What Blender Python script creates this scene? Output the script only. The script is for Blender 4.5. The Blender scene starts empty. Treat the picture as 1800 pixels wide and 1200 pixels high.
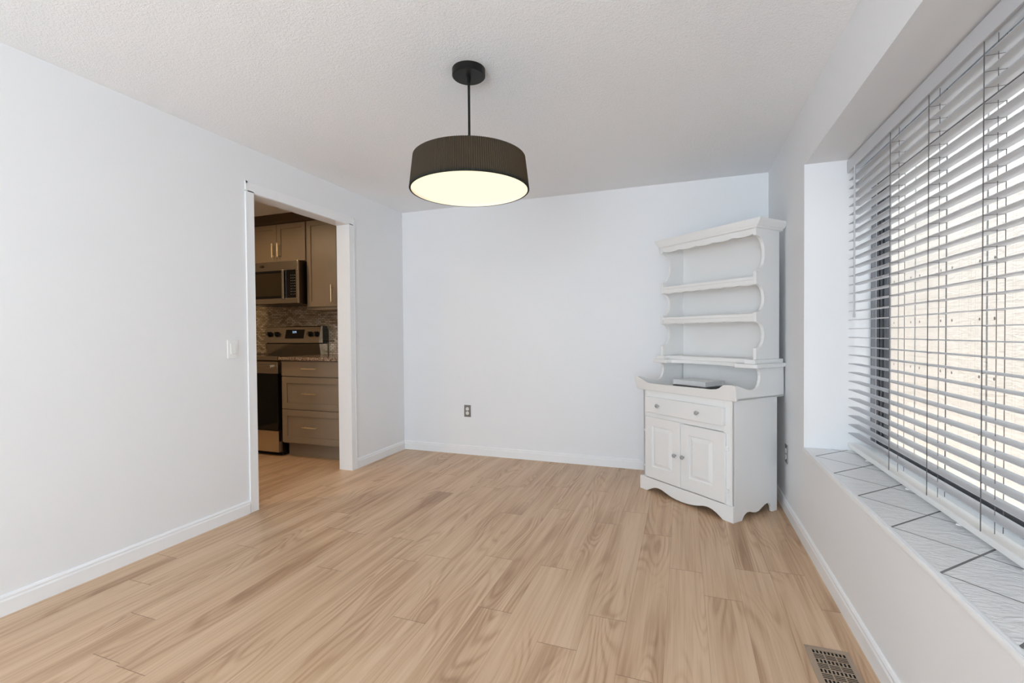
import bpy, bmesh, math, random
from mathutils import Vector, Matrix
random.seed(7)
sc = bpy.context.scene
COL = sc.collection

# ------------------------------------------------------------------ camera, exposure, sky, sun, lights
TH, FPX, PIT, CAMH, ROL = 0.34967, 825.65, 0.0157969, 1.18211, -0.00777655
AX, BX, DY = -2.72723, 0.634265, 4.192122      # left wall, right wall, back wall
H = 2.44
R0 = Vector((math.cos(TH), math.sin(TH), 0)); F0 = Vector((-math.sin(TH), math.cos(TH), 0)); Z0 = Vector((0, 0, 1))
Fw = math.cos(PIT)*F0 - math.sin(PIT)*Z0
Up = math.sin(PIT)*F0 + math.cos(PIT)*Z0
Rt = math.cos(ROL)*R0 + math.sin(ROL)*Up
Up = -math.sin(ROL)*R0 + math.cos(ROL)*Up
cam = bpy.data.cameras.new('camera'); co = bpy.data.objects.new('camera', cam); COL.objects.link(co)
m = Matrix.Identity(4)
for i in range(3):
    m[i][0] = Rt[i]; m[i][1] = Up[i]; m[i][2] = -Fw[i]
m[2][3] = CAMH
co.matrix_world = m
cam.sensor_width = 36; cam.lens = FPX/1800*36; cam.clip_start = 0.02
sc.camera = co
sc.view_settings.view_transform = 'Standard'; sc.view_settings.look = 'None'
sc.view_settings.exposure = -0.05; sc.view_settings.gamma = 1; sc.view_settings.use_curve_mapping = False
sc.cycles.use_denoising = True
sc.cycles.max_bounces = 14; sc.cycles.diffuse_bounces = 8; sc.cycles.transparent_max_bounces = 16
sc.cycles.sample_clamp_indirect = 6
sc.cycles.caustics_reflective = False; sc.cycles.caustics_refractive = False

w = bpy.data.worlds.new('sky'); sc.world = w; w.use_nodes = True
w.node_tree.nodes['Background'].inputs[0].default_value = (0.74, 0.87, 1.0, 1)
w.node_tree.nodes['Background'].inputs[1].default_value = 4.5

def light(name, kind, loc, direction, energy, color, size=None, size_y=None, portal=False, spread=None):
    l = bpy.data.lights.new(name, kind); o = bpy.data.objects.new(name, l); COL.objects.link(o)
    o.location = loc
    if direction: o.rotation_euler = Vector(direction).to_track_quat('-Z', 'Y').to_euler()
    l.energy = energy; l.color = color
    if kind == 'AREA':
        l.shape = 'RECTANGLE'; l.size = size; l.size_y = size_y or size
        if portal: l.cycles.is_portal = True
        if spread: l.spread = spread
    return o
sun = light('sun', 'SUN', (0, 0, 8), (0.09, 0.50, -1.0), 27.0, (1.0, 0.985, 0.97)); sun.data.angle = 0.02
# added fill light at an invented patio opening behind the camera
light('added_rear_fill', 'AREA', (-.55, -3.15, 1.35), (0, 1, 0.9), 128, (0.71, 0.87, 1.0), 2.1, 2.2)
light('kitchen_ceiling_lamp', 'AREA', (-4.12, 2.98, 2.40), (0, 0, -1), 11.5, (1.0, 0.70, 0.40), 0.14, 0.14)
light('kitchen_ceiling_lamp', 'AREA', (-3.75, 1.55, 2.40), (0, 0, -1), 15.0, (1.0, 0.74, 0.46), 0.14, 0.14)  # second lamp, added out of view to light the backsplash

# ------------------------------------------------------------------ material helpers
class NT:
    def __init__(s, name):
        s.m = bpy.data.materials.new(name); s.m.use_nodes = True; s.t = s.m.node_tree
        s.b = s.t.nodes['Principled BSDF']; s.out = s.t.nodes['Material Output']
    def n(s, typ, **kw):
        x = s.t.nodes.new(typ)
        for k, v in kw.items(): setattr(x, k, v)
        return x
    def put(s, sock, v):
        if v is None: return
        if isinstance(v, bpy.types.NodeSocket): s.t.links.new(v, sock)
        else: sock.default_value = v
    def M(s, op, a, b=None, c=None, clamp=False):
        x = s.n('ShaderNodeMath', operation=op); x.use_clamp = clamp
        s.put(x.inputs[0], a); s.put(x.inputs[1], b)
        if c is not None: s.put(x.inputs[2], c)
        return x.outputs[0]
    def pos(s):
        g = s.n('ShaderNodeTexCoord'); x = s.n('ShaderNodeSeparateXYZ'); s.put(x.inputs[0], g.outputs['Object']); return x.outputs, g.outputs['Object']
    def xyz(s, x, y, z):
        c = s.n('ShaderNodeCombineXYZ'); s.put(c.inputs[0], x); s.put(c.inputs[1], y); s.put(c.inputs[2], z); return c.outputs[0]
    def noise(s, vec, scale=5, detail=3, rough=.5, dist=0.0):
        x = s.n('ShaderNodeTexNoise'); s.put(x.inputs['Vector'], vec)
        x.inputs['Scale'].default_value = scale; x.inputs['Detail'].default_value = detail
        x.inputs['Roughness'].default_value = rough; x.inputs['Distortion'].default_value = dist
        return x.outputs['Fac']
    def white(s, vec):
        x = s.n('ShaderNodeTexWhiteNoise'); x.noise_dimensions = '3D'; s.put(x.inputs['Vector'], vec); return x.outputs['Value']
    def ramp(s, fac, stops):
        x = s.n('ShaderNodeValToRGB'); s.put(x.inputs[0], fac); e = x.color_ramp.elements
        while len(e) > 1: e.remove(e[-1])
        e[0].position = stops[0][0]; e[0].color = (*stops[0][1], 1)
        for p, c in stops[1:]:
            q = e.new(p); q.color = (*c, 1)
        return x.outputs[0]
    def mix(s, f, a, b, mode='MIX'):
        x = s.n('ShaderNodeMix', data_type='RGBA', blend_type=mode)
        s.put(x.inputs[0], f); s.put(x.inputs[6], a if isinstance(a, bpy.types.NodeSocket) else (*a, 1)); s.put(x.inputs[7], b if isinstance(b, bpy.types.NodeSocket) else (*b, 1))
        return x.outputs[2]
    def bump(s, h, strength=.3, dist=.001):
        x = s.n('ShaderNodeBump'); x.inputs['Strength'].default_value = strength; x.inputs['Distance'].default_value = dist
        s.put(x.inputs['Height'], h); s.put(s.b.inputs['Normal'], x.outputs[0])
    def set(s, color=None, rough=None, metal=None, spec=None):
        if color is not None: s.put(s.b.inputs['Base Color'], color if isinstance(color, bpy.types.NodeSocket) else (*color, 1))
        if rough is not None: s.put(s.b.inputs['Roughness'], rough)
        if metal is not None: s.b.inputs['Metallic'].default_value = metal
        if spec is not None: s.b.inputs['Specular IOR Level'].default_value = spec
        return s

def paint(name, color, rough=.5, bump=0.15, scale=220, dist=.0006, detail=2):
    t = NT(name); _, v = t.pos(); h = t.noise(v, scale, detail, .6)
    lo = t.noise(v, 2.5, 2, .5)
    c = t.mix(lo, tuple(x*.985 for x in color), tuple(min(1, x*1.01) for x in color))
    t.set(c, rough); t.bump(h, bump, dist); return t.m
def metal(name, color, rough=.3, brushed=None):
    t = NT(name); p, v = t.pos()
    if brushed == 'x': vec = t.xyz(t.M('MULTIPLY', p[0], 4), t.M('MULTIPLY', p[1], 4), t.M('MULTIPLY', p[2], 700))
    else: vec = v
    h = t.noise(vec, 3 if brushed else 60, 2)
    t.set(color, t.M('ADD', rough-.05, t.M('MULTIPLY', h, .1)), 1.0); return t.m

MAT = {}
MAT['wall'] = paint('wall_paint', (.80, .81, .825), .55, .25, 260, .0006)
MAT['trim'] = paint('trim_paint', (.83, .84, .85), .38, .05, 60)
MAT['hutch'] = paint('white_furniture_paint', (.80, .795, .785), .42, .10, 70, .0008)
MAT['plastic'] = paint('white_plastic', (.82, .82, .81), .35, .02, 80)
MAT['slat'] = paint('blind_slat_vinyl_shaded', (.52, .545, .59), .42, .03, 90)  # white slats greyed: shade put into the base colour
MAT['valance'] = paint('blind_valance_vinyl_shaded', (.56, .57, .60), .45, .03, 90)  # valance colour darkened to stand for its backlit shade
MAT['cord'] = paint('blind_cord_shaded', (.13, .12, .12), .8, .1, 300)  # dark colour carries the backlit shade of the cords
MAT['black'] = metal('black_metal', (.012, .012, .012), .35); 
t = NT('black_paint_metal'); t.set((.007, .0065, .006), .42, spec=.25); MAT['black'] = t.m
MAT['bronze'] = paint('dark_bronze_frame', (.045, .047, .055), .4, .05, 100)
MAT['frame_gray'] = paint('gray_window_track', (.20, .20, .22), .5, .05, 100)
MAT['frame_blue'] = paint('blue_gray_window_channel', (.16, .26, .36), .4, .05, 100)
MAT['steel'] = metal('stainless_steel', (.66, .61, .54), .24, 'x')
MAT['steel_dark'] = metal('dark_steel', (.10, .08, .06), .35)
MAT['brass'] = metal('brushed_brass', (.92, .80, .58), .36)
MAT['chrome'] = metal('chrome', (.62, .63, .66), .15)
MAT['crystal'] = NT('crystal_knob').set((.42, .43, .45), .08, .35, .9).m
MAT['outlet_metal'] = metal('outlet_plate_metal', (.34, .33, .32), .40)
MAT['blackglass'] = NT('black_glass').set((.006, .006, .007), .06).m
MAT['rubber'] = paint('dark_gap', (.01, .009, .009), .8, .02)
MAT['mark'] = paint('pale_marking', (.34, .34, .31), .6, .02)
MAT['vent'] = paint('taupe_vent_metal', (.34, .255, .185), .42, .05, 60)
MAT['duct_shade'] = paint('vent_shade_backing', (.005, .004, .004), .7, .05, 60)
MAT['darkslot'] = paint('dark_slot', (.02, .02, .02), .7, .02)

# ceiling, sprayed knock-down texture
t = NT('textured_ceiling'); _, v = t.pos()
h1 = t.noise(v, 150, 3, .6); h2 = t.noise(v, 70, 2, .5)
hh = t.M('ADD', t.M('SMOOTH_MAX', h1, .47, .1), t.M('MULTIPLY', h2, .5))
t.set(t.mix(h2, (.86, .875, .895), (.885, .90, .92)), .85); t.bump(hh, .9, .005); MAT['ceiling'] = t.m

# laminate floor: 15 cm boards along Y
t = NT('oak_laminate_floor'); p, v = t.pos()
W_, L_ = .1545, 1.22
xs = t.M('DIVIDE', t.M('ADD', p[0], .067), W_); ix = t.M('FLOOR', xs); fx = t.M('SUBTRACT', xs, ix)
ro = t.white(t.xyz(ix, 3.7, 1.1))
ys = t.M('ADD', t.M('DIVIDE', p[1], L_), t.M('MULTIPLY', ro, 7.3)); iy = t.M('FLOOR', ys); fy = t.M('SUBTRACT', ys, iy)
r1 = t.white(t.xyz(ix, iy, .5)); r2 = t.white(t.xyz(iy, ix, 9.2))
ox = t.M('ADD', p[0], t.M('MULTIPLY', r1, 31.0)); oy = t.M('ADD', p[1], t.M('MULTIPLY', r2, 47.0))
# broad figure: stretched noise whose iso-lines make the cathedral loops
fig = t.noise(t.xyz(t.M('MULTIPLY', ox, 6.5), t.M('MULTIPLY', oy, 1.0), r1), 1.0, 1.2, .4, .25)
rings = t.M('MULTIPLY_ADD', t.M('SINE', t.M('MULTIPLY', fig, 110.0)), .5, .5)
rings = t.M('POWER', rings, 2.2)
msk = t.noise(t.xyz(t.M('MULTIPLY', ox, 5.0), t.M('MULTIPLY', oy, 1.3), 4.0), 1.0, 1, .5)
msk = t.M('MULTIPLY', t.M('SUBTRACT', msk, .46), 6.0, clamp=True)
knot = t.M('MULTIPLY', t.M('SUBTRACT', fig, .56), 5.0, clamp=True)
broad = t.noise(t.xyz(t.M('MULTIPLY', ox, 16.0), t.M('MULTIPLY', oy, .8), r2), 1.0, 2.5, .5, .6)
fine = t.noise(t.xyz(t.M('MULTIPLY', ox, 230.0), t.M('MULTIPLY', oy, 4.0), 0.0), 1.0, 2, .6)
fine2 = t.noise(t.xyz(t.M('MULTIPLY', ox, 62.0), t.M('MULTIPLY', oy, 1.4), 2.0), 1.0, 2, .55, .5)
k = t.M('ADD', t.M('MULTIPLY', t.M('MULTIPLY', rings, msk), .13), t.M('MULTIPLY', broad, .44))
k = t.M('ADD', k, t.M('MULTIPLY', fine2, .32)); k = t.M('ADD', k, t.M('MULTIPLY', fine, .15)); k = t.M('ADD', k, t.M('MULTIPLY', knot, .17))
k = t.M('ADD', k, t.M('MULTIPLY', t.M('SUBTRACT', r1, .5), .03))
colr = t.ramp(k, [(.36, (.650, .465, .310)), (.47, (.575, .390, .245)), (.58, (.470, .300, .180)), (.74, (.350, .205, .115))])
ex_ = t.M('MINIMUM', fx, t.M('SUBTRACT', 1.0, fx)); ey_ = t.M('MINIMUM', fy, t.M('SUBTRACT', 1.0, fy))
sx = t.M('LESS_THAN', ex_, .0055); sy = t.M('LESS_THAN', ey_, .0011)
seam = t.M('MAXIMUM', t.M('MULTIPLY', sx, .40), t.M('MULTIPLY', sy, .8))
colr = t.mix(seam, colr, (.17, .095, .055))
t.set(colr, t.M('MULTIPLY_ADD', fine2, .12, .34), spec=.45)
t.bump(t.M('SUBTRACT', t.M('MULTIPLY', fine, .25), seam), .25, .0006); MAT['floor'] = t.m

# window-sill tiles laid diagonally, wavy glazed relief, grey grout
t = NT('diagonal_sill_tiles'); p, v = t.pos()
S_ = .3165
dx = t.M('SUBTRACT', p[0], .646); dy = t.M('SUBTRACT', p[1], 2.512)
a1 = t.M('DIVIDE', t.M('SUBTRACT', dy, dx), S_); a2 = t.M('DIVIDE', t.M('ADD', dy, dx), S_)
g1 = t.M('ABSOLUTE', t.M('SUBTRACT', a1, t.M('ROUND', a1))); g2 = t.M('ABSOLUTE', t.M('SUBTRACT', a2, t.M('ROUND', a2)))
gr = t.M('MAXIMUM', t.M('LESS_THAN', g1, .016), t.M('LESS_THAN', g2, .0105))
front = t.M('LESS_THAN', dx, .0)
gr = t.M('MULTIPLY', gr, t.M('SUBTRACT', 1.0, front))
wave = t.noise(t.xyz(t.M('MULTIPLY', p[0], 16), t.M('MULTIPLY', p[1], 42), 0.0), 1.0, 2.5, .55, 1.2)
t.set(t.mix(gr, (.88, .885, .89), (.20, .20, .205)), t.M('MULTIPLY_ADD', gr, .4, .28), spec=.5)
t.bump(t.M('SUBTRACT', wave, t.M('MULTIPLY', gr, 1.3)), 1.0, .007); MAT['tile'] = t.m

# neighbour's siding: rough pale panels, vertical joints, nail heads
t = NT('rough_cream_siding'); p, v = t.pos()
rough_ = t.noise(t.xyz(p[0], t.M('MULTIPLY', p[1], 14), t.M('MULTIPLY', p[2], 55)), 1.0, 4, .65, .8)
spk = t.noise(t.xyz(p[0], t.M('MULTIPLY', p[1], 30), t.M('MULTIPLY', p[2], 70)), 1.0, 3, .7, 1.0)
patch = t.noise(t.xyz(p[0], t.M('MULTIPLY', p[1], 2.0), t.M('MULTIPLY', p[2], 1.6)), 1.0, 2, .5)
holes = t.M('MULTIPLY', t.M('GREATER_THAN', spk, .66), t.M('GREATER_THAN', patch, .53))
js = t.M('DIVIDE', t.M('SUBTRACT', p[1], 4.66), .53); jf = t.M('MULTIPLY', t.M('ABSOLUTE', t.M('SUBTRACT', js, t.M('ROUND', js))), .53)
joint = t.M('LESS_THAN', jf, .011)
zs = t.M('DIVIDE', t.M('SUBTRACT', p[2], 1.262), .405); zf = t.M('MULTIPLY', t.M('SUBTRACT', zs, t.M('ROUND', zs)), .405)
nd = t.M('ADD', t.M('POWER', t.M('SUBTRACT', jf, .085), 2.0), t.M('POWER', t.M('ABSOLUTE', zf), 2.0))
nail = t.M('LESS_THAN', nd, .00013)
c = t.mix(rough_, (.40, .355, .31), (.60, .55, .50))
c = t.mix(t.M('MULTIPLY', holes, .7), c, (.28, .24, .20)); c = t.mix(joint, c, (.10, .10, .10)); c = t.mix(nail, c, (.07, .05, .04))
t.set(c, .85); t.bump(t.M('SUBTRACT', rough_, joint), .6, .006); MAT['siding'] = t.m

# pleated shade fabric: dark, lets some lamplight through
t = NT('dark_pleated_fabric'); _, v = t.pos(); t.set((.024, .026, .023), .9, spec=.2)
tr = t.n('ShaderNodeBsdfTranslucent'); tr.inputs[0].default_value = (.30, .20, .11, 1)
ms = t.n('ShaderNodeMixShader'); ms.inputs[0].default_value = .10
t.t.links.new(t.b.outputs[0], ms.inputs[1]); t.t.links.new(tr.outputs[0], ms.inputs[2]); t.t.links.new(ms.outputs[0], t.out.inputs[0])
t.bump(t.noise(v, 900, 2), .2, .0004); MAT['shade'] = t.m
t = NT('shade_lining'); t.set((.80, .76, .66), .7)
t.b.inputs['Emission Color'].default_value = (1, .80, .50, 1); t.b.inputs['Emission Strength'].default_value = .25; MAT['lining'] = t.m
t = NT('lamp_diffuser'); t.set((.30, .29, .26), .6)
t.b.inputs['Emission Color'].default_value = (1.0, .94, .68, 1); t.b.inputs['Emission Strength'].default_value = 1.0; MAT['diffuser'] = t.m

# thin clear glass
t = NT('window_glass'); fr = t.n('ShaderNodeFresnel'); gm_ = t.n('ShaderNodeNewGeometry'); t.put(fr.inputs[0], t.M('MULTIPLY_ADD', gm_.outputs['Backfacing'], 1/1.45-1.45, 1.45))
tp = t.n('ShaderNodeBsdfTransparent'); gl = t.n('ShaderNodeBsdfGlossy'); gl.inputs['Roughness'].default_value = .0
tp.inputs[0].default_value = (.97, .98, .98, 1)
ms = t.n('ShaderNodeMixShader'); t.t.links.new(fr.outputs[0], ms.inputs[0]); t.t.links.new(tp.outputs[0], ms.inputs[1]); t.t.links.new(gl.outputs[0], ms.inputs[2])
t.t.links.new(ms.outputs[0], t.out.inputs[0]); MAT['glass'] = t.m

# kitchen
t = NT('taupe_painted_cabinet'); _, v = t.pos(); t.set(t.mix(t.noise(v, 6, 2), (.240, .187, .135), (.270, .212, .155)), .42); t.bump(t.noise(v, 120, 2), .05, .0004); MAT['cab'] = t.m
MAT['cab_dark'] = paint('dark_cabinet_trim', (.085, .052, .032), .5, .05, 60)
t = NT('speckled_granite'); _, v = t.pos()
vo = t.n('ShaderNodeTexVoronoi'); vo.inputs['Scale'].default_value = 210; t.put(vo.inputs['Vector'], v)
sx_ = t.n('ShaderNodeSeparateColor'); t.put(sx_.inputs[0], vo.outputs['Color'])
t.set(t.ramp(sx_.outputs[0], [(0, (.03, .02, .015)), (.35, (.10, .06, .04)), (.5, (.42, .30, .20)), (.75, (.62, .52, .42)), (.9, (.16, .10, .08))]), .15); MAT['granite'] = t.m
t = NT('mosaic_backsplash'); p, v = t.pos()
TW, THH = .050, .0195
rz = t.M('DIVIDE', p[2], THH); iz = t.M('FLOOR', rz); fz = t.M('SUBTRACT', rz, iz)
rx = t.M('ADD', t.M('DIVIDE', p[0], TW), t.M('MULTIPLY', t.M('MODULO', iz, 2.0), .5)); ixx = t.M('FLOOR', rx); fxx = t.M('SUBTRACT', rx, ixx)
ga = t.M('MULTIPLY', t.M('MINIMUM', fxx, t.M('SUBTRACT', 1.0, fxx)), TW); gb = t.M('MULTIPLY', t.M('MINIMUM', fz, t.M('SUBTRACT', 1.0, fz)), THH)
gm = t.M('LESS_THAN', t.M('MINIMUM', ga, gb), .0018)
rv = t.white(t.xyz(ixx, iz, 1.0))
t.set(t.mix(gm, t.ramp(rv, [(0, (.40, .32, .22)), (.5, (.66, .55, .42)), (1, (.86, .76, .62))]), (.05, .03, .02)), t.M('MULTIPLY_ADD', gm, .6, .25))
t.b.inputs['Metallic'].default_value = .3; t.bump(t.M('SUBTRACT', 1.0, gm), .6, .001); MAT['mosaic'] = t.m
t = NT('microwave_window'); t.set((.030, .022, .012), .12); MAT['mwglass'] = t.m
t = NT('display_digits'); t.set((.2, .25, .3), .5); t.b.inputs['Emission Color'].default_value = (.55, .75, 1, 1); t.b.inputs['Emission Strength'].default_value = .8; MAT['digits'] = t.m
t = NT('lens_lit'); t.set((.9, .85, .7), .5); t.b.inputs['Emission Color'].default_value = (1, .75, .45, 1); t.b.inputs['Emission Strength'].default_value = 6; MAT['lens'] = t.m
t = NT('book_pages'); p, v = t.pos(); t.set(t.mix(t.noise(t.xyz(p[0], p[1], t.M('MULTIPLY', p[2], 900)), 1.0, 1), (.66, .66, .65), (.84, .84, .83)), .7); MAT['pages'] = t.m
t = NT('book_cover'); p, v = t.pos(); t.set(t.ramp(t.noise(v, 26, 3, .7, 1.5), [(.3, (.80, .80, .78)), (.55, (.86, .86, .86)), (.64, (.60, .60, .58)), (.7, (.86, .87, .88))]), .35); MAT['cover'] = t.m
MAT['dark_book'] = paint('charcoal_cover', (.045, .045, .045), .45, .05, 60)
MAT['earth'] = paint('gravel_ground', (.62, .60, .58), .9, .8, 40, .01)
MAT['stucco'] = paint('added_wall_stucco', (.62, .58, .52), .9, .5, 90, .003)

# ------------------------------------------------------------------ geometry helpers
class MB:
    def __init__(s): s.v = []; s.f = []; s.mi = []; s.cur = 0
    def add(s, vs, fs):
        b = len(s.v); s.v += [tuple(q) for q in vs]
        for f in fs: s.f.append([b+i for i in f]); s.mi.append(s.cur)
    def box(s, x0, x1, y0, y1, z0, z1):
        s.add([(x0,y0,z0),(x1,y0,z0),(x1,y1,z0),(x0,y1,z0),(x0,y0,z1),(x1,y0,z1),(x1,y1,z1),(x0,y1,z1)],
              [(0,3,2,1),(4,5,6,7),(0,1,5,4),(1,2,6,5),(2,3,7,6),(3,0,4,7)]); return s
    def prism(s, poly, axis, a, b):
        # poly: 2D points; axis 0: (y,z) along x; 1: (x,z) along y; 2: (x,y) along z
        def P(q, t):
            return (t, q[0], q[1]) if axis == 0 else (q[0], t, q[1]) if axis == 1 else (q[0], q[1], t)
        n = len(poly)
        s.add([P(q, a) for q in poly] + [P(q, b) for q in poly],
              [list(range(n))[::-1], list(range(n, 2*n))] + [(i, (i+1) % n, n+(i+1) % n, n+i) for i in range(n)]); return s
    def tube(s, p0, p1, r, n=12, r2=None):
        p0 = Vector(p0); p1 = Vector(p1); d = (p1-p0).normalized(); u = d.orthogonal().normalized(); w_ = d.cross(u); r2 = r if r2 is None else r2
        vs = [p0+r*(math.cos(2*math.pi*i/n)*u+math.sin(2*math.pi*i/n)*w_) for i in range(n)] + [p1+r2*(math.cos(2*math.pi*i/n)*u+math.sin(2*math.pi*i/n)*w_) for i in range(n)]
        s.add(vs, [list(range(n))[::-1], list(range(n, 2*n))] + [(i, (i+1) % n, n+(i+1) % n, n+i) for i in range(n)]); return s
    def lathe(s, prof, c, axis=(0,0,1), n=32):
        # prof: (radius, height) along axis from point c
        d = Vector(axis).normalized(); u = d.orthogonal().normalized(); w_ = d.cross(u); c = Vector(c); vs = []
        for r, h in prof:
            for i in range(n):
                a = 2*math.pi*i/n; vs.append(c+d*h+max(r, 1e-5)*(math.cos(a)*u+math.sin(a)*w_))
        fs = []
        for j in range(len(prof)-1):
            for i in range(n): fs.append((j*n+i, j*n+(i+1) % n, (j+1)*n+(i+1) % n, (j+1)*n+i))
        s.add(vs, fs); return s
    def mat(s, i): s.cur = i; return s
    def build(s, name, mats, parent=None, bevel=0, smooth=False, seg=2):
        me = bpy.data.meshes.new(name); me.from_pydata(s.v, [], s.f)
        if not isinstance(mats, (list, tuple)): mats = [mats]
        for q in mats: me.materials.append(q)
        for i, pl in enumerate(me.polygons): pl.material_index = s.mi[i]
        bm = bmesh.new(); bm.from_mesh(me); bmesh.ops.recalc_face_normals(bm, faces=bm.faces); bm.to_mesh(me); bm.free()
        o = bpy.data.objects.new(name, me); COL.objects.link(o)
        if parent is not None: o.parent = parent
        if bevel:
            b = o.modifiers.new('bevel', 'BEVEL'); b.width = bevel; b.segments = seg; b.limit_method = 'ANGLE'; b.angle_limit = math.radians(35)
            b.harden_normals = False
        if smooth:
            for pl in me.polygons: pl.use_smooth = True
            me.set_sharp_from_angle(angle=math.radians(35))
        return o
def box(*a): return MB().box(*a)
def empty(name, loc, rz=0, label=None, cat=None, group=None):
    o = bpy.data.objects.new(name, None); COL.objects.link(o); o.location = loc; o.rotation_euler = (0, 0, rz); o.empty_display_size = .1
    tag(o, label, cat, group); return o
def tag(o, label=None, cat=None, group=None, kind=None):
    if label: o['label'] = label
    if cat: o['category'] = cat
    if group: o['group'] = group
    if kind: o['kind'] = kind
    return o
def struct(o): o['kind'] = 'structure'; return o

# ------------------------------------------------------------------ room shell
YN = -3.00                      # wall behind the camera
DT = .125                       # thickness of the doorway wall
RY0, RY1, RZ0, RZ1 = .45, 3.026, .5335, 2.110    # window recess
KX, KY0, KY1 = -5.2, .9, 4.225  # kitchen
struct(box(KX-.1, .78, YN-.1, 4.35, -.12, 0).build('floor', MAT['floor']))
struct(box(KX-.1, 1.03, YN-1.9, 4.35, H, H+.10).build('ceiling', MAT['ceiling']))  # overhang past the rear wall added to keep sun out of the room
wl = MB(); D0, D1, DZ = 2.393, 3.368, 2.150
wl.box(AX-DT, AX, YN, D0, 0, H).box(AX-DT, AX, D1, DY, 0, H).box(AX-DT, AX, D0, D1, DZ, H)
struct(wl.build('wall_left', MAT['wall']))
struct(box(AX-DT, BX+.15, DY, DY+.12, 0, H).build('wall_back', MAT['wall']))
wr = MB()
wr.box(BX, 1.03, YN, RY0, 0, H).box(BX, 1.03, RY1, DY+.12, 0, H).box(BX, 1.03, RY0, RY1, 0, RZ0).box(BX, 1.03, RY0, RY1, RZ1, H)
struct(wr.build('wall_right', MAT['wall']))
wf = MB()   # wall behind the camera; its wide patio opening is invented to light the room
wf.box(KX, -1.65, YN-.1, YN, 0, H).box(.55, 1.03, YN-.1, YN, 0, H).box(-1.65, .55, YN-.1, YN, 2.35, H)
struct(wf.build('wall_front', MAT['wall']))
kw = MB().box(KX-.1, KX, YN, 4.35, 0, H).box(KX, AX-DT, KY1, 4.35, 0, H).box(KX, AX-DT, KY0-.1, KY0, 0, H)
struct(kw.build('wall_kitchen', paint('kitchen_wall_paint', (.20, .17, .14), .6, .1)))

def base_prof(): # (thickness, height)
    return [(0, 0), (.013, 0), (.013, .062), (.010, .070), (.0105, .078), (.006, .086), (0, .088)]
b = MB(); b.prism([(AX+q[0], q[1]) for q in base_prof()], 1, YN, D0-.065).prism([(AX+q[0], q[1]) for q in base_prof()], 1, D1+.065, DY-.0135)
struct(b.build('baseboard_left', MAT['trim']))
struct(MB().prism([(DY-q[0], q[1]) for q in base_prof()], 0, AX, BX).build('baseboard_back', MAT['trim']))
struct(MB().prism([(BX-q[0], q[1]) for q in base_prof()], 1, YN, DY-.0135).build('baseboard_right', MAT['trim']))

# doorway casing and lining
cs = MB()
def casing(y0, y1, outer_low):
    # stepped casing: thick outer band, thinner inner face
    ya, yb = (y0, y1)
    cs.box(AX, AX+.009, ya, yb, 0, DZ+.002)
    e = (ya, ya+.014) if outer_low else (yb-.014, yb)
    cs.box(AX+.009, AX+.0105, e[0], e[1], 0, DZ+.062)
casing(D0-.060, D0+.004, True); casing(D1-.010, D1+.060, False)
cs.box(AX, AX+.009, D0-.060, D1+.060, DZ-.006, DZ+.062)
cs.box(AX+.009, AX+.0105, D0-.060, D1+.060, DZ+.048, DZ+.062)
cs.box(AX-DT-.003, AX, D0, D0+.004, 0, DZ).box(AX-DT-.003, AX, D1-.010, D1, 0, DZ).box(AX-DT-.003, AX, D0, D1, DZ-.008, DZ)
struct(cs.build('trim_1', MAT['trim'], bevel=.0015))

# ------------------------------------------------------------------ window
WX = .945
fr = MB()
fr.mat(0).box(WX-.004, 1.03, RY0, RY1, 1.985, RZ1)                         # white header board
fr.box(.905, 1.03, RY0, RY1, RZ0, .565)
hd = struct(fr.build('window_1', MAT['trim']))
sl = MB().mat(0).box(.6455, .905, RY0, RY1, RZ0-.004, RZ0+.0015)
struct(sl.build('trim_2', MAT['tile']))
# rounded edge bead of the sill
bd = MB(); pf = [(BX-.004, RZ0-.022), (BX-.006, RZ0-.012), (BX-.003, RZ0-.003), (BX+.004, RZ0+.0015), (BX+.0115, RZ0+.0015), (BX+.0115, RZ0-.022)]
bd.prism(pf, 1, RY0, RY1+.002); struct(bd.build('trim_3', MAT['trim'], smooth=True))
wfm = MB()
def band(x0, x1, mi, inset=.0):
    wfm.mat(mi)
    i = inset
    wfm.box(x0, x1, RY1-.014-i, RY1-.001, RZ0+.034, 1.985)      # far jamb
    wfm.box(x0, x1, RY0+.001, RY0+.014+i, RZ0+.034, 1.985)
    wfm.box(x0, x1, RY0+.001, RY1-.001, 1.985-.014-i, 1.985)
    wfm.box(x0, x1, RY0+.001, RY1-.001, .5655, .577+i)
band(WX, .963, 1); band(.963, .966, 3); band(.966, .974, 0, .006); band(.974, .980, 0, -.003); band(.980, .988, 0, .006); band(.988, .996, 0, -.003)
band(.996, 1.003, 0, .008); band(1.003, 1.006, 2, .003); band(1.006, 1.022, 0, .006)
wfm.mat(0).box(.968, 1.004, RY0+.001, RY1-.001, .5655, .608)
wo = wfm.build('window_frame', [MAT['bronze'], MAT['frame_gray'], MAT['frame_blue'], MAT['trim']], hd)
g = box(.984, .988, RY0+.012, RY1-.012, .60, 1.975).build('window_pane', MAT['glass'], hd)

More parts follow.
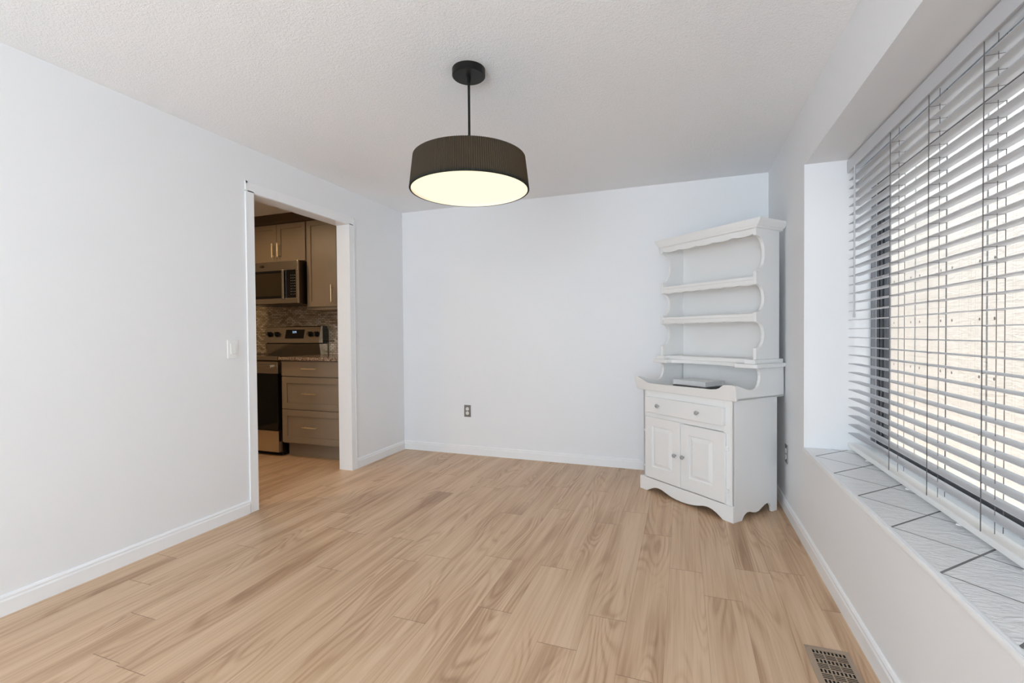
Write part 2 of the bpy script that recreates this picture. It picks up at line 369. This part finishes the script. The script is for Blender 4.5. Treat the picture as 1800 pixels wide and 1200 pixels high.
# ------------------------------------------------------------------ venetian blind
bl = empty('window_blind', (.865, 1.74, .54), 0, 'wide white horizontal slat blind hanging open in the window recess, with tilt wand and cords', 'blind')
BLI = Matrix.Translation((-.865, -1.74, -.54))
def bpart(mb, name, mat, **kw):
    mb.v = [(x-.865, y-1.74, z-.54) for x, y, z in mb.v]; return mb.build(name, mat, bl, **kw)
BY0, BY1 = RY0+.012, RY1-.012
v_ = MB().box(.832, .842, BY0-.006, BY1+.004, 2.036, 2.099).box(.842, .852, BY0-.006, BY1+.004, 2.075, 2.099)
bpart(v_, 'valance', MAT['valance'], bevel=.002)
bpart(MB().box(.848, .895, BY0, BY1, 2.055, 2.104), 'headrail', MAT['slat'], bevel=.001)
LY = [2.471, 2.133, 1.800, 1.465, 1.130, .795]
SL0, PIT_ = .633, .04703
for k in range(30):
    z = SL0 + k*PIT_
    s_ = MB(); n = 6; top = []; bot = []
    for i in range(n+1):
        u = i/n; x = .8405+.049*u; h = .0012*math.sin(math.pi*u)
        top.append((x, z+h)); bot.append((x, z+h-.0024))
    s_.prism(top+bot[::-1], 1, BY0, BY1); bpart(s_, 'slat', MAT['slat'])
r_ = MB().box(.838, .892, BY0, BY1, .5545, .578)
bpart(r_, 'bottom_rail', MAT['plastic'], bevel=.004)
for y in LY:
    c = MB(); c.tube((.8388, y, .578), (.8388, y, 2.05), .0015, 6)
    c.tube((.8915, y, .578), (.8915, y, 2.05), .0011, 6)
    c.tube((.866, y-.012, .578), (.866, y-.012, 2.05), .0010, 6)
    for k in range(30):
        z = SL0+k*PIT_-.0026
        c.box(.8388, .8915, y-.0006, y+.0006, z-.001, z)
    bpart(c, 'ladder_cord', MAT['cord'])
for y in (2.73, 2.29, 1.92, 1.60, 1.2, .8):     # small plastic plugs under the rail
    bpart(MB().lathe([(0, 0), (.009, 0), (.009, .003), (.006, .005), (0, .005)], (.842, y, .5505), (0, 0, 1), 12), 'rail_clip', MAT['plastic'])
wd = MB().tube((.829, 2.885, 1.27), (.829, 2.885, 2.035), .0042, 8).tube((.829, 2.885, 1.255), (.829, 2.885, 1.275), .0055, 8)
bpart(wd, 'tilt_wand', paint('wand_plastic', (.52, .53, .55), .35, .02), smooth=True)

# ------------------------------------------------------------------ outside: neighbour's wall, ground
nw = MB().box(1.95, 2.15, -6, 9.5, -.35, 2.88)
tag(nw.build('siding_wall', MAT['siding']), 'pale rough panelled siding wall with nail heads seen through the window blind', 'wall', kind='structure')
struct(box(.90, 1.03, 4.35, 9.5, -.35, 2.54).build('wall_added_shade', MAT['stucco']))  # unseen wall added to shade the far gap and even out the siding
struct(box(-14, 14, -14, 14, -.45, -.35).build('ground', MAT['earth']))

# ------------------------------------------------------------------ pendant lamp
LX, LYY = -.957, 2.052
lp = empty('pendant_lamp', (LX, LYY, H), 0, 'black pendant lamp with wide pleated drum shade and lit cream diffuser, hanging from the ceiling', 'lamp')
cn = MB().lathe([(0, -.034), (.074, -.034), (.0785, -.030), (.0785, 0), (0, 0)], (0, 0, 0), n=64)
cn.build('canopy', MAT['black'], lp, smooth=True)
MB().tube((0, 0, -.034), (0, 0, -.425), .0058, 16).tube((0, 0, -.034), (0, 0, -.058), .009, 16).tube((0, 0, -.40), (0, 0, -.425), .012, 16).build('rod', MAT['black'], lp, smooth=True)
SZ0, SZ1 = 1.868-H, 2.020-H
sh = MB(); NR = 176; per = 4; N = NR*per; prof = [0, .0035, .0035, 0]
rings_ = 10
vs = []; fs = []
for j in range(rings_+1):
    tt = j/rings_; r = .281-.018*tt; zz = SZ0+(SZ1-SZ0)*tt
    for i in range(N):
        a = 2*math.pi*i/N; rr = r + [0, .0020, .0042, .0020][i % 4] - .0006
        vs.append((rr*math.cos(a), rr*math.sin(a), zz))
for j in range(rings_):
    for i in range(N): fs.append((j*N+i, j*N+(i+1) % N, (j+1)*N+(i+1) % N, (j+1)*N+i))
sh.add(vs, fs)
so = sh.build('lamp_shade', MAT['shade'], lp)
rim = MB().lathe([(.2765, SZ0-.0005), (.2835, SZ0-.0005), (.2835, SZ0+.004), (.2765, SZ0+.004), (.2765, SZ0-.0005)], (0, 0, 0), n=128)
rim.build('rim_band', MAT['shade'], so)
MB().lathe([(.2765, SZ0), (.2745, SZ0+.014)], (0, 0, 0), n=128).build('lining', MAT['lining'], so, smooth=True)
MB().lathe([(0, SZ1-.002), (.262, SZ1-.002), (.262, SZ1-.004), (0, SZ1-.004)], (0, 0, 0), n=64).build('top_plate', MAT['black'], lp)
MB().lathe([(0, SZ0+.010), (.2755, SZ0+.010), (.2755, SZ0+.013), (0, SZ0+.013)], (0, 0, 0), n=96).build('diffuser', MAT['diffuser'], lp)
pl = light('pendant_bulb', 'POINT', (LX, LYY, 1.905), None, 3.0, (1, .74, .42)); pl.data.shadow_soft_size = .015

# ------------------------------------------------------------------ white hutch (two-part dresser)
HR = -math.radians(41)
hu = empty('hutch', (-.314, 3.703, 0), HR, 'white painted hutch with scalloped shelves over drawer and doors, angled in the corner', 'hutch')
HM = MAT['hutch']
W = .80
def arc_scallop(y0, dep, za, zb, n=14):
    c = (za+zb)/2; r = (zb-za)/2
    return [(y0+dep*math.sin(math.pi*i/n)**.8, c-r*math.cos(math.pi*i/n)) for i in range(n+1)]
# carcass: sides to the floor with scalloped cutouts, back, face frame, top
bd = MB()
side = [(.012, 0), (.085, 0), (.095, .018), (.112, .034), (.135, .044), (.165, .042), (.195, .032), (.225, .027), (.255, .032), (.285, .046), (.315, .060), (.345, .066), (.368, .058), (.385, .035), (.392, 0), (.447, 0), (.447, .758), (.012, .758)]
for x0, x1 in ((.028, .046), (.782, .800)): bd.prism(side, 0, x0, x1)
bd.box(.046, .782, .43, .44, .05, .758)                # back
bd.box(.046, .782, .02, .43, .085, .10).box(.046, .782, .02, .43, .742, .758)
bd.box(.028, .075, .012, .030, .08, .758).box(.725, .7995, .012, .030, .08, .758).box(.075, .725, .012, .030, .700, .758).box(.075, .725, .012, .030, .555, .600)
bd.box(.380, .402, .012, .030, .10, .560).box(.075, .725, .030, .034, .10, .70)
bd.build('base_carcass', HM, hu, bevel=.0015)
def half(pts, c=.402): return pts + [(2*c-x, z) for x, z in pts[::-1]]
ap = [(.006, 0), (.078, 0), (.100, .014), (.125, .028), (.155, .040), (.190, .045), (.225, .041), (.265, .029), (.305, .019), (.345, .013), (.402, .010)]
apr = ap + [(.804-x, z) for x, z in ap[-2::-1]]
apr = [(x if x < .79 else .801, z) for x, z in apr]
MB().prism(apr + [(.801, .100), (.006, .100)], 1, -.004, .014).build('apron', HM, hu, bevel=.002)
# small return of the apron round the left side
dr = MB().box(.066, .735, -.014, .012, .594, .709)
dro = dr.build('drawer', HM, hu, bevel=.003)
def knob(x, z, y0, par):
    MB().lathe([(.0, 0), (.006, 0), (.005, .010), (.0125, .015), (.0150, .021), (.0125, .027), (.006, .030), (0, .030)], (x, y0, z), (0, -1, 0), 16).build('knob', MAT['crystal'], par, smooth=True)['label'] = 'clear glass and chrome knob'
knob(.204, .653, -.014, dro); knob(.548, .652, -.014, dro)
def door(x0, x1, z0, z1, px0, px1, pz0, pz1, kx, kz, hinge_x=None):
    d = MB(); yf, yb = -.004, .012
    rects = [(x0, x1, z0, z1, yb), (x0, x1, z0, z1, yf+.003), (x0+.003, x1-.003, z0+.003, z1-.003, yf), (px0, px1, pz0, pz1, yf), (px0+.004, px1-.004, pz0+.004, pz1-.004, yf+.0115),
             (px0+.010, px1-.010, pz0+.010, pz1-.010, yf+.0115), (px0+.031, px1-.031, pz0+.031, pz1-.031, yf+.001), (px0+.034, px1-.034, pz0+.034, pz1-.034, yf)]
    vs = []
    for a, b_, c, e, y in rects: vs += [(a, y, c), (b_, y, c), (b_, y, e), (a, y, e)]
    fs = [(3, 2, 1, 0)]
    for j in range(len(rects)-1):
        for i in range(4): fs.append((j*4+i, j*4+(i+1) % 4, (j+1)*4+(i+1) % 4, (j+1)*4+i))
    j = len(rects)-1; fs.append((j*4, j*4+1, j*4+2, j*4+3)); d.add(vs, fs)
    o = d.build('door', HM, hu); knob(kx, kz, yf, o)
    if hinge_x:
        for hz in (.452, .188):
            MB().tube((hinge_x, .006, hz-.016), (hinge_x, .006, hz+.016), .0045, 10).box(hinge_x-.002, hinge_x+.013, .003, .0118, hz-.013, hz+.013).box(hinge_x-.008, hinge_x, -.005, .004, hz-.007, hz+.007).build('hinge', HM, o)
    return o
door(.060, .3885, .106, .560, .128, .320, .190, .495, .352, .324, .056)
door(.3925, .744, .106, .552, .462, .655, .190, .485, .422, .327, .748)
# tray: flared front rail, curved sides, floor
tr_ = MB()
tr_.box(.000, .815, .002, .495, .756, .772)
sidep = [(-.002, .757), (-.024, .856), (.010, .853), (.035, .846), (.070, .836), (.110, .825), (.150, .818), (.185, .818), (.208, .825), (.228, .845), (.241, .875), (.243, .905), (.234, .932), (.214, .953), (.497, .953), (.497, .757)]
for x0, x1 in ((-.006, .012), (.797, .815)):
    tr_.prism(sidep, 0, x0, x1)
fp = [(-.024, .757), (-.030, .854), (-.015, .857), (.015, .852), (.045, .838), (.070, .822), (.100, .812), (.150, .809), (.640, .816), (.690, .822), (.715, .832), (.738, .848), (.755, .855), (.812, .858), (.832, .854), (.822, .757)]
tr_o = tr_
vs = []; n = len(fp)
for (yb0, yt0, d_) in ((-.004, -.030, 0), (.014, -.012, 0)):
    for x, z in fp:
        f = (z-.757)/.1; vs.append((x, yb0+(yt0-yb0)*f, z))
tr_.add(vs, [list(range(n)), list(range(n, 2*n))[::-1]] + [(i, (i+1) % n, n+(i+1) % n, n+i) for i in range(n)])
tr_.build('tray', HM, hu, bevel=.002)
# counter shelf with forward wings and concave front
fy0, fy1 = .165, .262
pts = [(-.032, .50), (-.032, fy0+.015), (-.022, fy0), (.110, fy0), (.120, fy0+.045)]
for i in range(0, 13):
    u = i/12; pts.append((.124+.550*u, fy0+.050+(fy1-fy0-.05)*math.sin(math.pi*u)**.7))
pts += [(.678, fy0+.045), (.688, fy0), (.824, fy0), (.836, fy0+.015), (.836, .50)]
MB().prism(pts, 2, .953, .979).build('counter_shelf', HM, hu, bevel=.003)
MB().box(-.010, .814, .255, .492, .979, 1.006).box(-.010, .060, .192, .255, .979, 1.006).box(.740, .814, .192, .255, .979, 1.006).build('shelf_plinth', HM, hu, bevel=.002)
YF = .223
sp = [(YF, 1.006)] + arc_scallop(YF, .083, 1.080, 1.247) + arc_scallop(YF, .083, 1.312, 1.488) + arc_scallop(YF, .088, 1.573, 1.800) + [(YF, 1.848), (.470, 1.848), (.470, 1.006)]
for x0, x1 in ((.000, .021), (.779, .800)): MB().prism(sp, 0, x0, x1).build('side_panel', HM, hu, bevel=.002)
MB().box(.021, .779, .455, .467, .772, 1.848).build('back_panel', HM, hu)
def wavy(x0, x1, z0, z1, n=7, amp=.006):
    pts = [(x0, z1), (x0, z0+.004)]
    K = 84
    for i in range(K+1):
        u = i/K; pts.append((x0+(x1-x0)*u, z0+amp*(1-abs(math.sin(math.pi*n*u))) + (.004 if n == 5 else 0)*abs(u-.5)*2))
    pts += [(x1, z0+.004), (x1, z1)]
    return pts
for zt, zb in ((1.540, 1.484), (1.302, 1.248)):
    s_ = MB().box(.021, .779, .232, .455, zt-.019, zt); s_.prism(wavy(.021, .779, zb, zt-.0185), 1, .240, .254)
    s_.build('shelf', HM, hu, bevel=.0015)
MB().prism(wavy(.021, .779, 1.800, 1.850, 5, .010), 1, .232, .246).build('valance_board', HM, hu)
cr = MB()
cp = [(.000, 1.846), (.010, 1.850), (.012, 1.858), (.022, 1.866), (.034, 1.880), (.040, 1.889), (.044, 1.903)]
vs = []
for o_, z in cp: vs += [(-o_*.8-.002, .216-o_*.4, z), (.802+o_, .216-o_*.4, z), (.802+o_, .488, z), (-o_*.8-.002, .488, z)]
fs = [(3, 2, 1, 0)]
for j in range(len(cp)-1):
    for i in range(4): fs.append((j*4+i, j*4+(i+1) % 4, (j+1)*4+(i+1) % 4, (j+1)*4+i))
j = len(cp)-1; fs.append((j*4, j*4+1, j*4+2, j*4+3)); cr.add(vs, fs); cr.build('crown', HM, hu)

# things lying in the tray
def local(x, y, z):
    c, s = math.cos(HR), math.sin(HR); return (-.314+c*x-s*y, 3.703+s*x+c*y, z)
db = MB().box(-.145, .145, -.12, .12, 0, .004).box(-.143, .145, -.118, .118, .004, .022).box(-.145, .145, -.12, .12, .022, .026)
o = db.build('dark_notebook', MAT['dark_book'], bevel=.0015); o.location = local(.335, .265, .7723); o.rotation_euler = (0, 0, HR-.01)
tag(o, 'charcoal hardback notebook lying in the hutch tray under the white book', 'book')
wb = empty('white_book', local(.295, .295, .7986), HR+.03, 'thick white book lying on the charcoal notebook in the hutch tray', 'book')
MB().box(-.143, .143, -.105, .105, 0, .003).box(-.143, .143, -.105, .105, .031, .0335).box(-.143, -.140, -.105, .105, 0, .0335).build('cover', MAT['cover'], wb, bevel=.001)
MB().box(-.139, .139, -.101, .101, .003, .031).build('pages', MAT['pages'], wb)

# ------------------------------------------------------------------ outlets, switch, vent
def outlet(name, loc, rz, label):
    e = empty(name, loc, rz, label, 'outlet', 'wall outlets')
    pl_ = MB().box(-.036, .036, -.006, 0, -.0585, .0585); pl_.build('cover_plate', MAT['outlet_metal'], e, bevel=.002)
    for s in (-1, 1):
        c = .0205*s
        f = MB().lathe([(0, .0), (.0165, 0), (.0165, .003), (0, .003)], (0, -.0060, c), (0, -1, 0), 24)
        r = f.build('receptacle', MAT['plastic'], e)
        MB().box(-.0075, -.0055, -.0098, -.0088, c-.002, c+.006).box(.0055, .0075, -.0098, -.0088, c-.002, c+.005).tube((0, -.0098, c-.008), (0, -.0088, c-.008), .0022, 8).build('slots', MAT['darkslot'], r)
    MB().tube((0, -.0075, 0), (0, -.006, 0), .003, 10).build('screw', MAT['chrome'], e)
outlet('wall_outlet', (-2.000, DY, .428), 0, 'grey metal plate power outlet low on the back wall')
outlet('wall_outlet', (BX, 3.480, .388), -math.pi/2, 'grey metal plate power outlet on the window wall beside the hutch')
sw = empty('light_switch', (AX, 2.223, 1.100), math.pi/2, 'white rocker light switch on the wall left of the doorway', 'switch')
MB().box(-.0365, .0365, -.006, 0, -.059, .059).build('cover_plate', MAT['plastic'], sw, bevel=.002)
MB().box(-.0185, .0185, -.0075, -.0055, -.0345, .0345).build('bezel', MAT['plastic'], sw, bevel=.0006)
MB().prism([(-.0075, -.0325), (-.0125, -.030), (-.0085, .0325), (-.0075, .0325)], 0, -.0165, .0165).build('rocker', MAT['plastic'], sw)

ve = empty('floor_vent', (.4985, 1.872, 0), math.radians(.6), 'taupe metal floor register with basket-weave slots in the floor by the window wall', 'vent')
slots = []
HWX, HWY = .072, .155
x0, x1 = -.0545, .0545
yy = .128; row = 0
while yy > -.128:
    if row % 2 == 0:   # upright slots
        h_ = .0195
        for i in range(9):
            cx = x0+(i+.5)*(x1-x0)/9; slots.append((cx-.0035, cx+.0035, yy-h_, yy))
    else:              # three groups of three level slots
        h_ = .0245
        for gI in range(3):
            a = x0+gI*(x1-x0)/3+.002; b_ = x0+(gI+1)*(x1-x0)/3-.002
            for q in range(3): slots.append((a, b_, yy-.0066-q*.0090, yy-q*.0090))
    yy -= h_+.0045; row += 1
xsx = sorted({-HWX, HWX, *[q for s in slots for q in s[:2]]}); ysx = sorted({-HWY, HWY, *[q for s in slots for q in s[2:]]})
vm = MB(); idx = {}
for i, x in enumerate(xsx):
    for j, y in enumerate(ysx):
        edge = (i in (0, len(xsx)-1)) or (j in (0, len(ysx)-1))
        idx[i, j] = len(vm.v); vm.v.append((x, y, .0015 if edge else .005))
for i in range(len(xsx)-1):
    for j in range(len(ysx)-1):
        cx, cy = (xsx[i]+xsx[i+1])/2, (ysx[j]+ysx[j+1])/2
        if not any(a < cx < b_ and c < cy < d_ for a, b_, c, d_ in slots):
            vm.f.append([idx[i, j], idx[i+1, j], idx[i+1, j+1], idx[i, j+1]]); vm.mi.append(0)
vo_ = vm.build('grille', MAT['vent'], ve)
sm = vo_.modifiers.new('solid', 'SOLIDIFY'); sm.thickness = .0014; sm.offset = 0
MB().box(-.057, .057, -.131, .131, .0003, .0012).build('dark_backing', MAT['duct_shade'], ve)  # dark sheet under the grille stands for the shade inside the duct

# ------------------------------------------------------------------ kitchen seen through the doorway
CAB = MAT['cab']; KF = 3.53
def bar_handle(p0, p1, out, par, r=.0045, over=.018):
    p0 = Vector(p0); p1 = Vector(p1); o_ = Vector(out); d = (p1-p0).normalized()
    mb = MB().tube(p0+o_, p1+o_, r, 12)
    for q in (p0+d*over, p1-d*over): mb.tube(q, q+o_, r*.8, 8)
    mb.build('handle', MAT['brass'], par, smooth=True)['label'] = 'brass bar handle'
def shaker(x0, x1, z0, z1, y, par, name, fr_=.055, t_=.019, flat=False):
    d = MB()
    if flat: d.box(x0, x1, y, y+t_, z0, z1)
    else:
        d.box(x0, x0+fr_, y, y+t_, z0, z1).box(x1-fr_, x1, y, y+t_, z0, z1).box(x0+fr_, x1-fr_, y, y+t_, z1-fr_, z1).box(x0+fr_, x1-fr_, y, y+t_, z0, z0+fr_)
        d.box(x0+fr_, x1-fr_, y+.009, y+t_, z0+fr_, z1-fr_)
    return d.build(name, CAB, par, bevel=.0012)
# base cabinet with three drawers
CX0, CX1 = -3.692, AX-DT-.012
bc = empty('base_cabinet', ((CX0+CX1)/2, 3.87, 0), 0, 'taupe kitchen base cabinet with three brass-handled drawers, right of the range', 'cabinet')
OB = Vector(((CX0+CX1)/2, 3.87, 0))
def rel(mb, O): mb.v = [(x-O[0], y-O[1], z-O[2]) for x, y, z in mb.v]; return mb
rel(MB().box(CX0, CX1, KF+.021, 4.20, .135, .945).box(CX0+.005, CX1, KF+.085, 4.20, 0, .135), OB).build('carcass', CAB, bc)
ox, oy = OB[0], OB[1]
for (z0, z1, flat, hz) in ((.792, .938, True, .866), (.474, .784, False, .628), (.148, .466, False, .308)):
    d = shaker(CX0+.010-ox, CX1-.012-ox, z0, z1, KF-oy, bc, 'drawer', .060, .020, flat)
    bar_handle((-3.410-ox, KF-oy, hz), (-3.245-ox, KF-oy, hz), (0, -.032, 0), d, .0055)
o = MB().box(CX0-.004, CX1, KF-.028, 4.222, .9458, .976).build('countertop', MAT['granite'], bevel=.003)
tag(o, 'speckled brown granite countertop on the base cabinet right of the range', 'countertop')
# range
RX0, RX1 = -4.475, -3.713
rg = empty('range', ((RX0+RX1)/2, 3.85, 0), 0, 'stainless steel freestanding electric range with black glass oven door and rear knobs', 'range')
OR = Vector(((RX0+RX1)/2, 3.85, 0))
def rp(mb, name, mat, par=None, **kw): return rel(mb, OR).build(name, mat, par or rg, **kw)
rp(MB().box(RX0+.004, RX1-.004, KF+.03, 4.18, .035, .945), 'body', MAT['steel_dark'])
rp(MB().box(RX0+.02, RX1-.02, KF+.05, 4.15, 0.0, .035), 'plinth', MAT['rubber'])
ct = rp(MB().mat(0).box(RX0, RX1, KF-.012, 4.12, .945, .958).mat(1).box(RX0, RX1, KF-.022, KF+.012, .944, .981).mat(0).box(RX0+.01, RX1-.01, KF+.012, 4.10, .958, .972), 'cooktop', [MAT['blackglass'], MAT['steel']], bevel=.003)
od = rp(MB().mat(0).box(RX0+.004, RX1-.010, KF-.012, KF+.03, .812, .930).mat(1).box(RX0+.004, RX1-.010, KF-.014, KF+.028, .258, .812), 'oven_door', [MAT['steel'], MAT['blackglass']], bevel=.003)
hb = MB().box(RX0+.04, RX1-.048, KF-.062, KF-.040, .868, .902)
hb.box(RX0+.06, RX0+.085, KF-.045, KF-.010, .872, .898).box(RX1-.093, RX1-.068, KF-.045, KF-.010, .872, .898)
rp(hb, 'handle', MAT['steel'], od, bevel=.008)
rp(MB().box(RX0+.004, RX1-.010, KF-.012, KF+.03, .040, .250), 'drawer', MAT['steel'], bevel=.003)
bgm = MB()
bgm.mat(0).prism([(4.085, .972), (4.065, 1.092), (4.19, 1.092), (4.19, .972)], 0, RX0+.006, RX1+.008)
bgm.mat(1).prism([(4.075, 1.092), (4.075, 1.104), (4.19, 1.104), (4.19, 1.092)], 0, RX0+.012, RX1+.004)
bgm.mat(0).prism([(4.045, 1.104), (4.085, 1.278), (4.10, 1.288), (4.11, 1.288), (4.11, 1.104)], 0, RX0, RX1+.014)
bgm.mat(1).prism([(4.11, 1.104), (4.11, 1.289), (4.175, 1.289), (4.205, 1.24), (4.21, 1.104)], 0, RX0+.001, RX1+.013)
bg = rp(bgm, 'backguard', [MAT['steel'], MAT['blackglass']])
def cons(z): return 4.045+(z-1.104)*(.040/.174)-.001      # console face
sd = 1/4.35
def cbox(x0, x1, z0, z1, t_, name, mat):
    mb = MB(); a, b_ = cons(z0), cons(z1)
    mb.add([(x0, a-t_, z0), (x1, a-t_, z0), (x1, b_-t_, z1), (x0, b_-t_, z1), (x0, a, z0), (x1, a, z0), (x1, b_, z1), (x0, b_, z1)],
           [(0, 1, 2, 3), (4, 7, 6, 5), (0, 4, 5, 1), (1, 5, 6, 2), (2, 6, 7, 3), (3, 7, 4, 0)])
    return rp(mb, name, mat, bg)
dsp = cbox(-4.175, -3.915, 1.152, 1.250, .002, 'display', MAT['blackglass'])
dg = MB()
for k_, xx in enumerate((-4.075, -4.055, -4.035)):
    zt = 1.222
    yy_ = cons(zt)-.0045
    for (a, b_, c, d_) in (((0, .010, 0, .003), (0, .010, .010, .013), (0, .010, .020, .023), (0.0075, .010, 0, .023)) if k_ < 2 else ((0, .010, .010, .013), (0, .0028, .010, .023), (.0075, .010, 0, .023))):
        dg.box(xx+a, xx+b_, yy_-.001, yy_+.003, zt-.012+c, zt-.012+d_)
rel(dg, OR).build('clock_digits', MAT['digits'], dsp)
for kx in (-4.400, -4.295, -3.822, -3.735):
    kz = 1.198; y_ = cons(kz)
    kb = MB().lathe([(0, 0), (.030, 0), (.030, .006), (.024, .010), (.022, .034), (.018, .038), (0, .038)], (kx, y_, kz), (0, -1, sd), 24)
    ko = rp(kb, 'knob', MAT['black'], bg, smooth=True)
    rp(MB().box(kx-.004, kx+.004, y_-.041, y_-.034, kz-.014, kz+.020), 'pointer', MAT['chrome'], ko)
# microwave
MX0, MX1, MY, MZ0, MZ1 = -4.437, -3.677, 3.745, 1.512, 1.952
mw = empty('microwave', ((MX0+MX1)/2, 3.96, MZ0), 0, 'stainless steel over-the-range microwave under the upper cabinets, with black keypad', 'microwave')
OM = Vector(((MX0+MX1)/2, 3.96, MZ0))
def mp(mb, name, mat, par=None, **kw): return rel(mb, OM).build(name, mat, par or mw, **kw)
mp(MB().box(MX0+.003, MX1-.003, MY+.02, 4.20, MZ0, MZ1), 'body', MAT['steel_dark'])
KP0 = -3.838
fm = MB().mat(0)
fm.box(MX0, MX1, MY, MY+.024, 1.856, MZ1).box(MX0, MX1, MY, MY+.024, MZ0+.004, 1.570)      # top and bottom bands
fm.box(MX1-.026, MX1, MY, MY+.024, 1.570, 1.856).box(MX0, MX0+.045, MY, MY+.024, 1.570, 1.856)
mp(fm, 'front_frame', MAT['steel'], bevel=.003)
dw = mp(MB().mat(0).box(MX0+.045, KP0-.034, MY+.002, MY+.022, 1.570, 1.856).mat(1).box(MX0+.060, KP0-.045, MY-.0005, MY+.004, 1.595, 1.830), 'door', [MAT['blackglass'], MAT['mwglass']])
mp(MB().box(KP0-.034, KP0-.008, MY-.022, MY-.004, 1.560, 1.862).box(KP0-.030, KP0-.012, MY-.006, MY+.003, 1.575, 1.595).box(KP0-.030, KP0-.012, MY-.006, MY+.003, 1.83, 1.85), 'handle', MAT['steel'], dw, bevel=.005)
kp = mp(MB().box(KP0-.010, MX1-.026, MY+.001, MY+.022, 1.570, 1.856), 'keypad', MAT['blackglass'])
for r in range(8):
    z = 1.800-r*.0275; km = MB()
    for c in range(3):
        x = -3.768+c*.024; km.box(x, x+.009, MY-.0002, MY+.002, z-.0022, z+.0022)
    mp(km, 'key_marks', MAT['mark'], kp)
bdg = mp(MB().prism([(-4.150+.030*math.cos(a*math.pi/12), 1.905+.013*math.sin(a*math.pi/12)) for a in range(24)], 1, MY-.003, MY+.001), 'badge', MAT['steel_dark'])
mp(MB().box(-4.166, -4.150, MY-.0036, MY-.002, 1.9075, 1.9095).box(-4.166, -4.152, MY-.0036, MY-.002, 1.901, 1.903), 'badge_mark', MAT['mark'], bdg)
# upper cabinets
UF = 3.845
def upper(name, x0, x1, z0, z1, label, doors):
    O_ = Vector(((x0+x1)/2, 4.03, z0)); e = empty(name, O_, 0, label, 'cabinet', 'upper kitchen cabinets')
    rel(MB().box(x0, x1, UF+.020, 4.222, z0, z1), O_).build('carcass', CAB, e)
    for (a, b_, c, d_, hx) in doors:
        d = shaker(a-O_[0], b_-O_[0], c-O_[2], d_-O_[2], UF-O_[1], e, 'door', .052, .020)
        h0, h1 = (c+.045, c+.045+.150) if z1-z0 < .6 else (c+.040, c+.215)
        bar_handle((hx-O_[0], UF-O_[1], h0-O_[2]), (hx-O_[0], UF-O_[1], h1-O_[2]), (0, -.032, 0), d, .0055)
    return e
upper('upper_cabinet', -4.437, -3.665, 1.956, 2.372, 'taupe two-door upper cabinet directly above the microwave', [(-4.430, -4.056, 1.965, 2.362, -4.088), (-4.050, -3.672, 1.965, 2.362, -4.014)])
e = upper('upper_cabinet', -3.662, -2.88, 1.447, 2.372, 'tall taupe upper cabinet to the right of the microwave', [(-3.652, -3.275, 1.478, 2.362, -3.322), (-3.270, -2.90, 1.478, 2.362, -3.232)])
crm = MB().prism([(UF+.03, 2.366), (UF-.012, 2.366), (UF-.022, 2.378), (UF-.030, 2.392), (UF-.070, 2.415), (UF-.095, 2.428), (UF-.100, H), (UF+.03, H)], 0, -4.46, -2.88)
struct(crm.build('trim_4', MAT['cab_dark']))
struct(MB().box(-5.19, AX-DT, 4.205, KY1+.001, .976, 1.95).build('trim_5', MAT['mosaic']))
# recessed lights in the kitchen ceiling; the farther one is added, out of view
for lx, ly, lb in ((-4.12, 2.98, 'recessed round ceiling light in the kitchen, the one nearer the microwave'), (-3.75, 1.55, 'recessed round ceiling light in the kitchen, an added unseen one farther from the microwave')):
    kl = empty('ceiling_light', (lx, ly, H), 0, lb, 'lamp', 'kitchen ceiling lights')
    MB().lathe([(.085, -.002), (.105, -.006), (.110, 0), (.085, 0), (.085, -.002)], (0, 0, 0), n=40).build('trim_ring', MAT['plastic'], kl)
    MB().lathe([(0, -.003), (.085, -.003), (.085, -.001), (0, -.001)], (0, 0, 0), n=40).build('lens', MAT['lens'], kl)
